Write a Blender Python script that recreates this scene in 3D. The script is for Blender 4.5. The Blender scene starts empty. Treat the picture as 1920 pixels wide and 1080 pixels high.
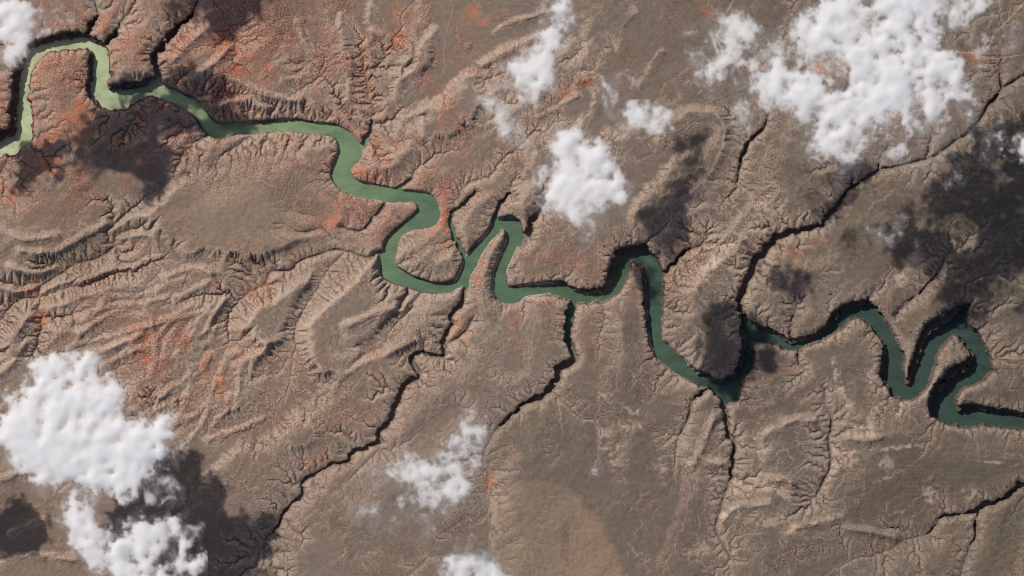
import bpy, math, numpy as np, time
from mathutils import Vector
T00 = time.time()
# ================================================================ camera, sky, sun, exposure
# One unit is about ten metres on the ground; x to the east, y to the north, the map's own origin in the middle.
ALT = 10000.0
sc = bpy.context.scene
cam_d = bpy.data.cameras.new('camera'); cam = bpy.data.objects.new('camera', cam_d); sc.collection.objects.link(cam)
cam.location = (0, 0, ALT + 20); cam_d.lens = 36.0*ALT/1920.0; cam_d.sensor_width = 36.0
cam_d.clip_start = 10.0; cam_d.clip_end = 90000.0; sc.camera = cam
SUN_EL = math.radians(44.0); SUN_DIR = Vector((-0.68, 0.73, 0)).normalized()
world = bpy.data.worlds.new('World'); sc.world = world; world.use_nodes = True
wn = world.node_tree; bg = wn.nodes['Background']
sky = wn.nodes.new('ShaderNodeTexSky'); sky.sky_type = 'NISHITA'; sky.sun_disc = False
sky.sun_elevation = SUN_EL; sky.sun_rotation = math.atan2(SUN_DIR.x, SUN_DIR.y); sky.altitude = 1500; sky.dust_density = 4.0; sky.air_density = 0.7
wn.links.new(sky.outputs[0], bg.inputs[0]); bg.inputs[1].default_value = 0.10
sun_d = bpy.data.lights.new('sun', 'SUN'); sun_d.energy = 4.2; sun_d.angle = math.radians(0.5); sun_d.color = (1.0, 0.955, 0.89)
sun = bpy.data.objects.new('sun', sun_d); sc.collection.objects.link(sun)
sv = Vector((SUN_DIR.x*math.cos(SUN_EL), SUN_DIR.y*math.cos(SUN_EL), math.sin(SUN_EL)))
sun.rotation_euler = sv.to_track_quat('Z', 'Y').to_euler()
sc.view_settings.view_transform = 'Standard'; sc.view_settings.look = 'None'; sc.view_settings.exposure = 0.03
sc.view_settings.gamma = 1.0
sc.render.engine = 'CYCLES'
sc.cycles.transparent_max_bounces = 24; sc.cycles.max_bounces = 6; sc.cycles.diffuse_bounces = 3
sc.cycles.filter_width = 1.1
sc.cycles.volume_bounces = 16; sc.cycles.max_bounces = 18
# ---------------------------------------------------------------- map data (map units: x to the east, y to the south)
NORTH = [(-260,330),(-120,290),(-30,262),(0,248),(15,240),(19,225),(20,200),(23,170),(27,140),(32,117),(39,96),(50,80),(75,73),(100,67),(125,62),(150,60),(165,66),(181,73),(193,82),(201,95),(206,112),(207,130),(204,146),(203,157),(215,157),(240,155),(262,150),(278,143),(290,142),(301,147),(308,158),(325,165),(345,175),(360,180),(375,195),(388,212),(405,226),(430,229),(467,228),(500,225),(533,223),(555,223),(590,229),(627,233),(645,240),(658,250),(668,262),(678,275),(675,295),(660,312),(657,322),(668,338),(700,345),(745,354),(770,357),(795,360),(812,368),(823,390),(822,413),(808,425),(790,428),(767,432),(753,442),(743,467),(740,487),(750,503),(773,517),(807,528),(830,530),(850,523),(862,503),(869,486),(878,471),(900,447),(917,427),(927,412),(947,406),(963,407),(977,423),(979,455),(967,470),(953,500),(950,527),(960,537),(1007,530),(1057,528),(1073,540),(1107,543),(1130,537),(1140,507),(1150,477),(1173,462),(1207,457),(1220,473),(1237,493),(1243,520),(1243,577),(1242,627),(1260,653),(1280,671),(1300,690),(1323,702),(1347,711),(1370,703),(1383,680),(1390,650),(1388,620),(1387,595),(1398,590),(1407,600),(1430,613),(1457,623),(1483,638),(1513,630),(1547,610),(1560,590),(1580,573),(1623,563),(1643,577),(1663,603),(1680,633),(1693,660),(1697,693),(1699,712),(1705,690),(1717,655),(1724,632),(1733,612),(1760,591),(1795,570),(1818,569),(1815,596),(1826,616),(1840,634),(1852,660),(1859,682),(1855,706),(1838,717),(1820,725),(1802,735),(1795,749),(1796,763),(1808,758),(1840,761),(1880,768),(1920,775),(2000,785),(2180,800)]
SOUTH = [(-260,370),(-120,330),(-30,300),(0,297),(25,290),(45,275),(63,255),(62,230),(58,200),(56,170),(58,145),(66,122),(80,107),(100,98),(125,94),(150,94),(165,96),(167,125),(163,150),(163,165),(172,185),(187,202),(200,208),(220,208),(245,200),(265,188),(283,180),(310,188),(330,197),(350,207),(365,222),(380,243),(400,255),(415,259),(430,254),(450,250),(480,249),(520,246),(550,246),(583,251),(610,252),(627,258),(635,277),(627,300),(620,323),(628,345),(645,360),(668,368),(690,372),(720,377),(735,380),(760,378),(777,379),(784,390),(775,403),(753,420),(735,435),(722,450),(718,468),(710,475),(710,493),(714,512),(725,527),(740,532),(767,540),(790,547),(820,551),(847,547),(867,538),(874,546),(880,540),(883,520),(897,493),(903,477),(917,457),(933,440),(942,432),(948,438),(943,460),(930,493),(923,520),(925,550),(940,567),(957,570),(973,568),(983,557),(1007,553),(1033,552),(1058,560),(1080,570),(1123,568),(1150,557),(1167,540),(1177,517),(1182,497),(1190,494),(1203,510),(1208,560),(1213,610),(1220,650),(1233,673),(1257,693),(1280,707),(1300,718),(1330,728),(1350,745),(1362,757),(1380,755),(1388,740),(1392,720),(1413,687),(1415,660),(1416,640),(1447,645),(1467,653),(1497,658),(1507,650),(1547,633),(1580,617),(1597,601),(1613,599),(1633,613),(1650,633),(1656,650),(1653,677),(1652,707),(1662,725),(1674,742),(1692,751),(1711,750),(1728,738),(1741,723),(1747,713),(1757,677),(1760,663),(1780,640),(1790,628),(1803,637),(1815,655),(1817,668),(1805,678),(1789,686),(1773,698),(1761,713),(1748,728),(1741,746),(1743,765),(1751,781),(1770,793),(1793,800),(1817,803),(1840,798),(1880,803),(1920,808),(2000,815),(2180,830)]
# side canyons: (points with widths, wet)
SIDE = [
 ([(160,64,10),(168,50,10),(178,42,8),(184,28,5),(182,15,3),(175,-5,2)],0),
 ([(196,84,10),(212,68,10),(222,52,5),(228,40,2)],0),
 ([(295,152,12),(292,125,13),(290,105,14),(305,88,16),(317,70,14),(330,55,12),(345,42,10),(358,30,8),(365,15,5),(372,0,4),(380,-60,3)],0),
 ([(676,278,12),(690,255,8),(695,240,5),(697,225,2)],1),
 ([(742,357,8),(757,345,6),(770,335,3)],1),
 ([(872,486,9),(862,460,9),(850,437,8),(845,412,6),(850,396,5.5),(865,385,5),(880,372,4),(890,360,2)],1),
 ([(927,418,10),(932,390,7),(945,375,5),(957,362,3)],1),
 ([(976,458,16),(990,440,14),(1000,415,11),(1013,395,6),(1025,375,3)],0),
 ([(1240,516,12),(1262,495,9),(1280,475,8),(1300,465,4),(1320,455,2)],0),
 ([(1393,600,16),(1389,577,12),(1390,555,13),(1401,522,14),(1412,493,15),(1436,470,13),(1457,447,13),(1487,433,10),(1507,433,10),(1537,422,11),(1563,397,12),(1583,366,8),(1600,350,6.5),(1625,333,5),(1650,318,5.5),(1690,310,3.5),(1740,297,4.5),(1793,262,5.5),(1827,237,5),(1857,193,6.5),(1880,168,5),(1920,140,5),(2000,80,8),(2100,0,8)],0),
 ([(1600,352,7),(1598,330,6),(1592,300,3)],0),
 ([(1648,318,6),(1652,293,4),(1668,270,2)],0),
 ([(1735,297,6),(1742,275,4),(1747,255,2)],0),
 ([(1860,190,7),(1877,170,6),(1874,145,4),(1878,110,2)],0),
 ([(872,540,10),(870,560,9),(857,580,10),(843,593,8),(848,607,7),(837,627,9),(830,643,10),(832,663,9),(817,668,7),(797,662,7),(780,662,9),(772,677,10),(783,703,10),(763,718,11),(757,730,11),(747,750,11),(737,770,11),(732,790,11),(710,812,11),(715,827,8),(693,835,8),(680,845,8),(660,847,8),(650,865,8),(620,873,8),(587,890,8),(567,910,8),(565,930,7),(550,943,7),(530,965,7),(523,983,6),(503,1007,4),(495,1030,2)],0),
 ([(1077,566,12),(1069,580,15),(1067,600,14),(1066,627,12),(1071,650,10)],1),
 ([(1070,645,12),(1077,670,15),(1067,683,16),(1053,686,15),(1045,700,13),(1037,716,12),(1033,727,12),(1013,743,11),(987,755,8),(967,772,7),(950,787,6),(933,803,4),(913,837,3),(905,860,2)],0),
 ([(1360,752,14),(1361,770,11),(1362,787,11),(1368,817,9),(1377,827,8),(1375,853,8),(1373,877,7),(1367,903,5),(1360,927,3),(1352,953,2.5),(1343,987,2.5),(1350,1013,2),(1370,1047,2)],0),
 ([(2060,860,14),(1980,890,14),(1920,908,15),(1897,920,12),(1877,937,12),(1847,947,12),(1827,958,9),(1793,966,7),(1763,972,6),(1753,987,5),(1737,1003,3),(1700,1012,2)],0),
 ([(1837,957,6),(1830,987,6),(1827,1010,4),(1818,1030,2.5),(1800,1085,2)],0),
 ([(1498,655,5),(1496,675,3.5),(1505,690,2)],0),
 ([(1484,640,4),(1482,615,3.5),(1488,590,3),(1497,570,2)],0),
 ([(1547,730,2.5),(1547,760,3),(1557,780,4),(1557,807,4),(1553,830,3),(1557,870,3),(1543,907,2.5),(1527,933,2)],0),
 ([(722,375,8),(718,385,6),(700,407,6),(683,427,4),(660,432,3),(640,427,3)],0),
 ([(712,472,6),(690,483,3),(665,475,3),(630,467,3),(610,473,3),(557,493,3),(547,507,3),(507,510,3),(497,533,2)],0),
 ([(1325,730,6),(1313,740,6),(1297,753,5),(1293,777,3),(1280,807,2.5),(1272,817,2)],0),
 ([(768,537,5),(762,552,4),(750,575,2)],0),
 ([(384,245,4),(368,232,3.5),(352,240,3),(340,235,2)],0),
 ([(390,252,4),(372,262,3),(360,268,2)],0),
 ([(14,290,4),(13,305,5),(4,322,3),(-10,335,2)],0),
 ([(1443,213,2.5),(1437,230,5),(1413,260,7),(1393,287,7),(1387,317,5),(1380,345,2.5)],0),
 ([(1680,592,4),(1690,580,4),(1713,557,5),(1740,533,4),(1763,503,3.5),(1773,477,2)],0),
 ([(1625,570,7),(1632,555,5),(1640,545,3)],0),
 ([(1845,690,6),(1858,683,4)],0),
 ([(-40,620,2),(0,600,2),(20,573,2),(43,560,2),(70,557,2),(77,537,1.5),(97,523,2),(123,507,2),(147,493,1.5),(187,483,1.3),(213,463,1.2)],0),
 ([(840,643,3),(870,625,2),(885,600,2)],0),
]
# softer valleys: (points, half width, depth)
VAL = [
 ([(915,850),(916,900),(915,960),(912,1000),(918,1040),(925,1100)],22,14),
 ([(737,-20),(735,30),(725,60),(705,110),(700,150),(697,200),(693,240)],28,15),
 ([(850,-30),(845,30),(838,70),(835,125),(825,145),(790,165),(770,190),(755,210),(730,230),(700,245)],26,20),
 ([(1060,-10),(1033,0),(973,10),(940,25),(923,43),(907,50),(873,60),(847,62)],11,8),
 ([(1060,45),(1017,50),(957,57),(923,70),(887,103),(860,108),(840,115)],12,8),
 ([(1060,210),(997,247),(960,290),(927,307),(923,333),(887,337),(860,353),(850,390)],20,14),
 ([(1070,300),(1017,320),(973,343),(955,365),(935,385),(928,405)],16,12),
 ([(900,270),(840,290),(820,290),(800,307),(780,313),(753,350)],18,12),
 ([(1270,-10),(1250,7),(1233,27),(1207,60),(1187,83),(1180,110),(1170,150),(1130,200),(1060,215)],20,15),
 ([(1290,50),(1232,90),(1205,130),(1190,160),(1165,175)],16,10),
 ([(1330,250),(1280,275),(1250,290),(1210,320),(1190,350),(1150,380)],14,8),
 ([(1480,150),(1443,213),(1437,230),(1413,260),(1393,287),(1387,317),(1380,350),(1350,400),(1320,455)],26,12),
 ([(650,470),(620,500),(590,545),(568,575),(556,605),(552,650),(540,690),(520,720),(483,787),(433,807),(393,837),(340,880)],17,16),
 ([(560,720),(543,743),(520,760),(483,787)],14,7),
 ([(497,533),(470,545),(440,570),(425,600),(415,640),(400,645),(385,680),(370,700),(345,720),(335,760),(290,800)],16,10),
 ([(600,430),(640,445),(690,440)],14,9),
 ([(545,395),(580,405),(620,410)],9,7),
 ([(535,425),(570,437),(610,425)],9,7),
 ([(213,463),(187,483),(147,493),(97,523),(70,557),(75,600),(70,660),(60,700),(20,740),(-60,800)],14,6),
 ([(320,480),(260,500),(180,520),(110,545),(75,560)],11,7),
 ([(360,530),(300,535),(230,560),(150,590),(76,600)],11,7),
 ([(400,560),(330,575),(250,600),(180,640),(110,660),(70,670)],11,8),
 ([(370,600),(310,620),(280,650),(260,680),(213,700),(150,720),(60,740)],12,8),
 ([(350,640),(320,680),(290,700),(250,730),(200,760)],10,7),
 ([(480,700),(440,750),(400,790),(370,820),(350,850)],10,8),
 ([(410,700),(385,750),(375,790),(350,820),(335,850)],10,8),
 ([(430,650),(415,690),(400,730),(345,790),(310,810)],9,7),
 ([(350,720),(330,760),(290,790)],10,7),
 ([(340,880),(250,930),(150,970),(60,1010),(-60,1050)],20,10),
 ([(1273,817),(1265,850),(1268,885),(1265,920),(1250,950),(1225,1010)],9,4),
 ([(1117,887),(1095,905),(1085,930),(1060,955),(1057,980),(1058,1010),(1055,1060)],7,4),
 ([(1033,727),(1045,760),(1052,790),(1060,830)],6,3),
 ([(1033,730),(1070,765),(1090,785),(1113,787),(1125,830),(1130,850)],6,3),
 ([(1737,1003),(1700,1010),(1660,1030),(1600,1050),(1500,1085)],12,6),
 ([(1130,590),(1125,650),(1110,700)],12,4),
 ([(985,565),(975,620),(960,680)],14,6),
 ([(790,560),(740,600),(700,640),(645,650),(640,640)],14,9),
 ([(1620,270),(1600,300),(1598,350)],16,8),
 ([(1690,200),(1665,260),(1650,310)],16,8),
 ([(1430,370),(1415,400),(1350,470),(1262,495)],16,8),
 ([(1550,600),(1560,560),(1600,520),(1640,470),(1660,440)],12,7),
 ([(1650,560),(1655,520),(1680,480)],12,7),
 ([(1860,1100),(1885,1040),(1900,970),(1930,940)],18,8),
 ([(650,905),(700,860),(740,840),(800,800),(850,770)],10,4),
 ([(760,1080),(765,1020),(790,970),(830,940)],12,7),
 ([(850,1050),(860,1000),(885,985),(912,990)],14,10),
 ([(380,-20),(420,30),(440,80)],12,5),
 ([(560,-20),(575,60),(600,130),(640,190),(670,240)],10,4),
 ([(640,-20),(670,60),(680,110),(690,170)],12,6),
 ([(1870,-20),(1880,60),(1870,140)],14,5),
]
RID = [
 ([(1450,360),(1400,410),(1370,445),(1340,485),(1305,535)],20,14),
 ([(1190,30),(1168,60),(1162,140)],12,12),
 ([(1250,70),(1215,110),(1190,170)],10,8),
 ([(750,820),(800,760),(835,740)],12,4),
 ([(640,640),(690,620),(740,590),(800,575)],12,6),
 ([(770,290),(730,320),(700,310),(695,280),(720,250),(780,220)],14,8),
 ([(875,450),(868,425),(880,395),(915,370)],12,8),
 ([(935,450),(915,490),(905,530),(915,580)],12,9),
 ([(760,470),(800,445),(820,430)],14,6),
 ([(1480,790),(1440,810),(1425,830)],8,6),
 ([(1560,1010),(1500,1005),(1470,1020)],9,5),
 ([(1495,650),(1590,640),(1640,690)],16,3),
]
RID += [(p,7.5,8.5) for p in [[(200,533),(233,530),(267,540)],[(150,530),(167,523),(207,507),(247,503),(275,490),(300,480)],[(120,568),(140,557),(187,547),(207,537),(260,545)],[(150,600),(187,580),(203,556),(233,557),(287,550),(305,538),(345,525)],[(100,615),(120,607),(160,590),(187,580),(213,573),(267,570),(310,560)],[(150,628),(173,613),(200,593),(233,587),(273,597)],[(130,655),(160,643),(207,633),(233,623),(275,610)],[(170,665),(200,656),(233,643),(267,627)],[(150,700),(190,690),(207,680),(247,660),(277,653)],[(277,575),(283,593),(290,627),(293,667),(285,700)],[(300,605),(333,590),(367,573)],[(296,635),(320,605),(345,595),(380,585)],[(310,670),(315,640),(335,610)],[(330,670),(345,640),(358,615)],[(355,640),(375,600),(400,570)],[(387,620),(410,580),(423,562)],[(383,650),(400,635),(405,615)],[(417,715),(421,680),(433,663),(450,660)],[(467,720),(477,680),(497,655)],[(350,720),(380,690),(395,665)],[(300,745),(340,720),(365,690)],[(343,760),(353,735),(358,705)],[(285,775),(320,755),(350,742)],[(315,803),(345,788),(368,778),(383,757)],[(333,855),(363,817),(383,787),(393,747),(405,715)],[(400,797),(427,767),(433,740)],[(440,770),(447,740),(450,715)],[(393,825),(450,805),(493,785)],[(0,650),(30,620),(60,590)],[(0,700),(25,680),(50,640)],[(0,540),(40,548),(65,540)],[(20,500),(60,515),(100,505)],[(40,470),(90,475),(130,460),(200,420)],[(0,430),(50,450),(110,440)],[(230,445),(280,440),(300,470)],[(330,560),(360,545),(390,530)],[(310,520),(360,505),(395,510)],[(0,900),(60,880),(110,890)],[(20,1000),(80,975),(130,985),(165,960)],[(0,1060),(60,1040),(140,1050)],[(0,770),(40,740),(80,725)],[(640,710),(680,680),(720,665),(780,640)],[(650,610),(700,590),(760,570)],[(745,250),(760,225),(800,205)],[(1085,180),(1050,200),(1010,220)],[(1100,150),(1120,190),(1080,250)],[(1240,100),(1220,130),(1200,160)],[(1020,25),(970,40),(930,60)],[(1000,70),(960,90),(905,120)],[(700,60),(745,80),(770,100),(740,140)],[(690,80),(700,120)],[(640,30),(650,80),(660,130),(650,190)],[(560,40),(580,90),(600,120)],[(360,150),(400,120),(430,90)],[(330,110),(350,85),(380,60)],[(440,150),(500,180),(560,190)],[(400,200),(450,190),(500,205)],[(1340,780),(1320,830),(1300,870)],[(1470,795),(1500,785),(1527,788)],[(1440,900),(1480,900),(1490,920)],[(1350,980),(1380,950),(1440,945)],[(1490,990),(1530,980),(1560,972)],[(1590,990),(1640,1000),(1680,1008)],[(1590,820),(1620,825),(1650,820)],[(1290,840),(1320,860),(1350,870)]]]
MESA = [
 ([(270,395),(262,410),(300,440),(335,478),(370,488),(378,474),(400,484),(440,486),(490,488),(530,470),(590,445),(640,425),(640,350),(545,290),(450,290),(360,320),(300,370)],16,12),
 ([(700,470),(655,520),(605,560),(573,600),(566,640),(576,680),(596,705),(640,700),(700,640),(745,595),(765,565),(745,545),(715,515)],16,13),
 ([(480,560),(560,530),(585,508),(590,520),(568,570),(546,610),(542,640),(505,648),(475,636),(450,617),(465,588)],14,12),
 ([(850,130),(900,140),(905,180),(895,230),(850,270),(800,270),(785,240),(790,200),(815,155)],14,9),
 ([(520,830),(540,790),(580,780),(600,800),(590,830),(560,845)],12,6),
 ([(1215,240),(1330,200),(1370,260),(1330,340),(1250,400),(1200,430),(1180,400),(1230,330),(1260,290)],20,7),
 ([(1000,300),(1010,380),(980,400),(960,370)],12,7),
 ([(730,60),(690,100),(680,40),(700,0)],12,6),
 ([(770,130),(800,60),(835,60),(815,130),(775,160),(745,190),(735,160)],12,12),
 ([(800,470),(820,480),(850,470),(845,500),(800,505),(775,490)],14,4),
]
# canyon depth (plateau rim above the water) at places
DEP = [(30,170,30),(100,60,26),(180,130,20),(240,150,30),(330,170,12),(300,90,26),(450,228,11),(600,230,6),(650,320,5),(740,350,4),(800,400,4),(715,470,7),(800,525,7),(900,440,7),(930,500,8),(950,540,7),(990,430,18),(1060,530,15),(1110,540,20),(1150,490,32),(1190,460,30),(1225,480,18),(1210,560,18),(1215,620,15),(1270,660,8),(1260,700,7),(1320,700,22),(1380,650,38),(1390,570,20),(1440,470,20),(1500,630,16),(1450,620,18),(1550,600,24),(1600,570,26),(1670,620,12),(1655,680,22),(1700,700,20),(1770,590,40),(1830,640,14),(1800,690,36),(1765,720,36),(1760,760,30),(1820,755,22),(1900,780,18),(1900,915,18),(1740,970,10),(1070,620,18),(1060,680,20),(870,560,12),(740,760,13),(600,880,10),(1365,800,14),(1200,900,10),(300,600,10),(300,1000,10),(1000,150,14),(1500,200,14),(1800,240,16),(1600,350,14)]

G = 1.25; HS = 0.56
X0, X1, Y0, Y1 = -180.0, 2100.0, -135.0, 1215.0
NX = int((X1-X0)/G)+1; NY = int((Y1-Y0)/G)+1

def up2(a, shape):
    """bilinear resample"""
    ny, nx = shape
    yi = np.linspace(0, a.shape[0]-1, ny); xi = np.linspace(0, a.shape[1]-1, nx)
    y0 = np.minimum(yi.astype(int), a.shape[0]-2); x0 = np.minimum(xi.astype(int), a.shape[1]-2)
    fy = (yi-y0)[:,None].astype(np.float32); fx = (xi-x0)[None].astype(np.float32)
    r = a[y0]*(1-fy)+a[y0+1]*fy
    return r[:,x0]*(1-fx)+r[:,x0+1]*fx

class Noise:
    """smooth lattice noise sampled on arbitrary coordinates, about -1..1"""
    def __init__(s, seed): s.t = np.random.RandomState(seed).uniform(-1,1,(256,256)).astype(np.float32)
    def one(s, x, y):
        xi = np.floor(x); yi = np.floor(y); fx = x-xi; fy = y-yi
        xi = xi.astype(np.int32)&255; yi = yi.astype(np.int32)&255
        fx = fx*fx*fx*(fx*(fx*6-15)+10); fy = fy*fy*fy*(fy*(fy*6-15)+10)
        x1 = (xi+1)&255; y1 = (yi+1)&255; t = s.t
        a = t[yi,xi]; b = t[yi,x1]; c = t[y1,xi]; d = t[y1,x1]
        a = a+(b-a)*fx; c = c+(d-c)*fx
        return a+(c-a)*fy
    def fbm(s, x, y, lam, octs=4, gain=0.5):
        r = 0; amp = 1.0; f = 1.0/lam; n = 0
        for k in range(octs):
            ca, sa = math.cos(k*1.1), math.sin(k*1.1)
            r = r + amp*s.one((x*ca+y*sa)*f+17.3*k, (y*ca-x*sa)*f+9.1*k); n += amp; amp *= gain; f *= 2.03
        return r/n*1.5

def catmull(pts, n=4, closed=False):
    P = np.array(pts, float); m = len(P); out = []
    for i in range(m if closed else m-1):
        g = (lambda k: P[k%m]) if closed else (lambda k: P[min(max(k,0),m-1)])
        p0,p1,p2,p3 = g(i-1),g(i),g(i+1),g(i+2)
        for k in range(n):
            t = k/n
            out.append(.5*((2*p1)+(-p0+p2)*t+(2*p0-5*p1+4*p2-p3)*t*t+(-p0+3*p1-3*p2+p3)*t**3))
    if not closed: out.append(P[-1])
    return np.array(out)

def jag(P, seed):
    r = np.random.RandomState(40+seed); d = r.normal(0,1,(len(P),3)); d[:,2] = 0
    d = d+.5*np.roll(d,1,0); d[:2] = 0
    w = P[:,2:3]; P = P+d*np.minimum(.35+.13*w,1.7); P[:,2] = P[:,2]*(.9+.25*r.normal(0,.6,len(P)).clip(-1,1)); return P

def line_dist(pts, W, gx, gy, R):
    """distance to a polyline (minus half width where W) within R; big elsewhere; on a regular grid"""
    g = gx[1]-gx[0]; D = np.full((len(gy),len(gx)), 1e3, np.float32)
    for k in range(len(pts)-1):
        (ax,ay),(bx,by) = pts[k][:2], pts[k+1][:2]
        wa,wb = (pts[k][2]/2, pts[k+1][2]/2) if W else (0,0); r = R+max(wa,wb)
        i0 = max(0,int((min(ax,bx)-r-gx[0])/g)); i1 = min(len(gx),int((max(ax,bx)+r-gx[0])/g)+2)
        j0 = max(0,int((min(ay,by)-r-gy[0])/g)); j1 = min(len(gy),int((max(ay,by)+r-gy[0])/g)+2)
        if i1<=i0 or j1<=j0: continue
        X = gx[i0:i1][None]; Y = gy[j0:j1][:,None]
        dx,dy = bx-ax,by-ay; L = dx*dx+dy*dy+1e-9
        t = np.clip(((X-ax)*dx+(Y-ay)*dy)/L,0,1)
        d = np.sqrt((X-ax-t*dx)**2+(Y-ay-t*dy)**2)-(wa+(wb-wa)*t)
        np.minimum(D[j0:j1,i0:i1], d, out=D[j0:j1,i0:i1])
    return D

def poly_sdf(P, gx, gy, R):
    """signed distance to a closed polygon, negative inside, clipped at R"""
    g = gx[1]-gx[0]; ins = np.zeros((len(gy),len(gx)+1), bool); m = len(P)
    for k in range(m):
        (ax,ay),(bx,by) = P[k],P[(k+1)%m]
        if ay == by: continue
        if ay > by: ax,ay,bx,by = bx,by,ax,ay
        j0 = max(0,int(math.ceil((ay-gy[0])/g))); j1 = min(len(gy)-1,int(math.ceil((by-gy[0])/g))-1)
        for j in range(j0,j1+1):
            x = ax+(bx-ax)*(gy[j]-ay)/(by-ay)
            i = min(max(int(math.ceil((x-gx[0])/g)),0),len(gx)); ins[j,i] ^= True
    ins = np.logical_xor.accumulate(ins,axis=1)[:,:-1]
    D = np.minimum(line_dist(list(P)+[P[0]], False, gx, gy, R), R)
    return np.where(ins,-D,D)

def sstep(a,b,x):
    t = np.clip((x-a)/(b-a),0,1); return t*t*(3-2*t)

def fill(h, base, rounds=24, eps=0.004):
    W = np.where(base, h, 1e4).astype(np.float32)
    W[0] = np.minimum(W[0],1e4)
    def sweep(W, H):
        for r in range(1, W.shape[0]):
            p = W[r-1]; m = p.copy()
            np.minimum(m[1:],p[:-1],out=m[1:]); np.minimum(m[:-1],p[1:],out=m[:-1])
            m += eps
            np.minimum(W[r], np.maximum(H[r],m), out=W[r])
    for k in range(rounds):
        s0 = float(W.sum())
        sweep(W,h); sweep(W[::-1],h[::-1]); sweep(W.T,h.T); sweep(W.T[::-1],h.T[::-1])
        if abs(float(W.sum())-s0) < 1: break
    return W

OFF = [(-1,-1),(-1,0),(-1,1),(0,-1),(0,1),(1,-1),(1,0),(1,1)]
RNG = np.random.RandomState(5)
def receivers(h, g):
    ny,nx = h.shape; hp = np.pad(h,1,constant_values=1e5)
    best = np.zeros(h.shape,np.float32); rec = np.arange(ny*nx).reshape(ny,nx); own = rec.copy(); dist = np.full(h.shape,g,np.float32)
    for dy,dx in OFF:
        d = g*math.hypot(dy,dx); s = (h-hp[1+dy:1+dy+ny,1+dx:1+dx+nx])/d*JIT[(dy,dx)][:ny,:nx]
        m = s>best
        best = np.where(m,s,best); rec = np.where(m,own+dy*nx+dx,rec); dist = np.where(m,d,dist)
    return rec.ravel(), dist.ravel()

def accumulate(rec, n, w=None):
    own = np.arange(n); val = np.ones(n) if w is None else w.copy()
    val_self = rec==own; ptr = rec.copy(); v = val
    # sentinel n for finished pointers
    ptr = np.where(val_self, n, ptr); ptr = np.append(ptr, n)
    for k in range(13):
        p = ptr[:-1]; v = v + np.bincount(p, weights=v, minlength=n+1)[:n]
        ptr = np.append(ptr[p] if False else ptr[ptr[:-1]], n)
        if (ptr[:-1]==n).all(): break
    return v

JIT = {o: np.random.RandomState(abs(o[0]*3+o[1]+9)).uniform(.62,1.38,(NY+2,NX+2)).astype(np.float32) for o in OFF}
def erode(h, base, g, iters, K, m, uplift, diff, hard=None, fill_every=8, eps=.004):
    n = h.size; A = None
    for it in range(iters):
        if it % fill_every == 0: h = fill(h, base, eps=eps)
        rec,dist = receivers(h,g); own = np.arange(n)
        rec = np.where(base.ravel(), own, rec)
        A = accumulate(rec,n)*g*g
        h = h + np.where(base,0,uplift)
        F = K*A**m/dist
        if hard is not None: F = F*hard.ravel()
        selfr = rec==own
        a = h.ravel()/(1+F); b = F/(1+F)
        a = np.where(selfr,h.ravel(),a); b = np.where(selfr,0,b); p = rec.copy()
        for k in range(12):
            a = a + b*a[p]; b = b*b[p]; p = p[p]
            if b.max()<1e-4: break
        h = a.reshape(h.shape).astype(np.float32)
        for _ in range(1):
            hp = np.pad(h,1,mode='edge')
            lap = hp[:-2,1:-1]+hp[2:,1:-1]+hp[1:-1,:-2]+hp[1:-1,2:]-4*h
            h = h + np.where(base,0,diff)*lap
    return h, A.reshape(h.shape)

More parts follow.
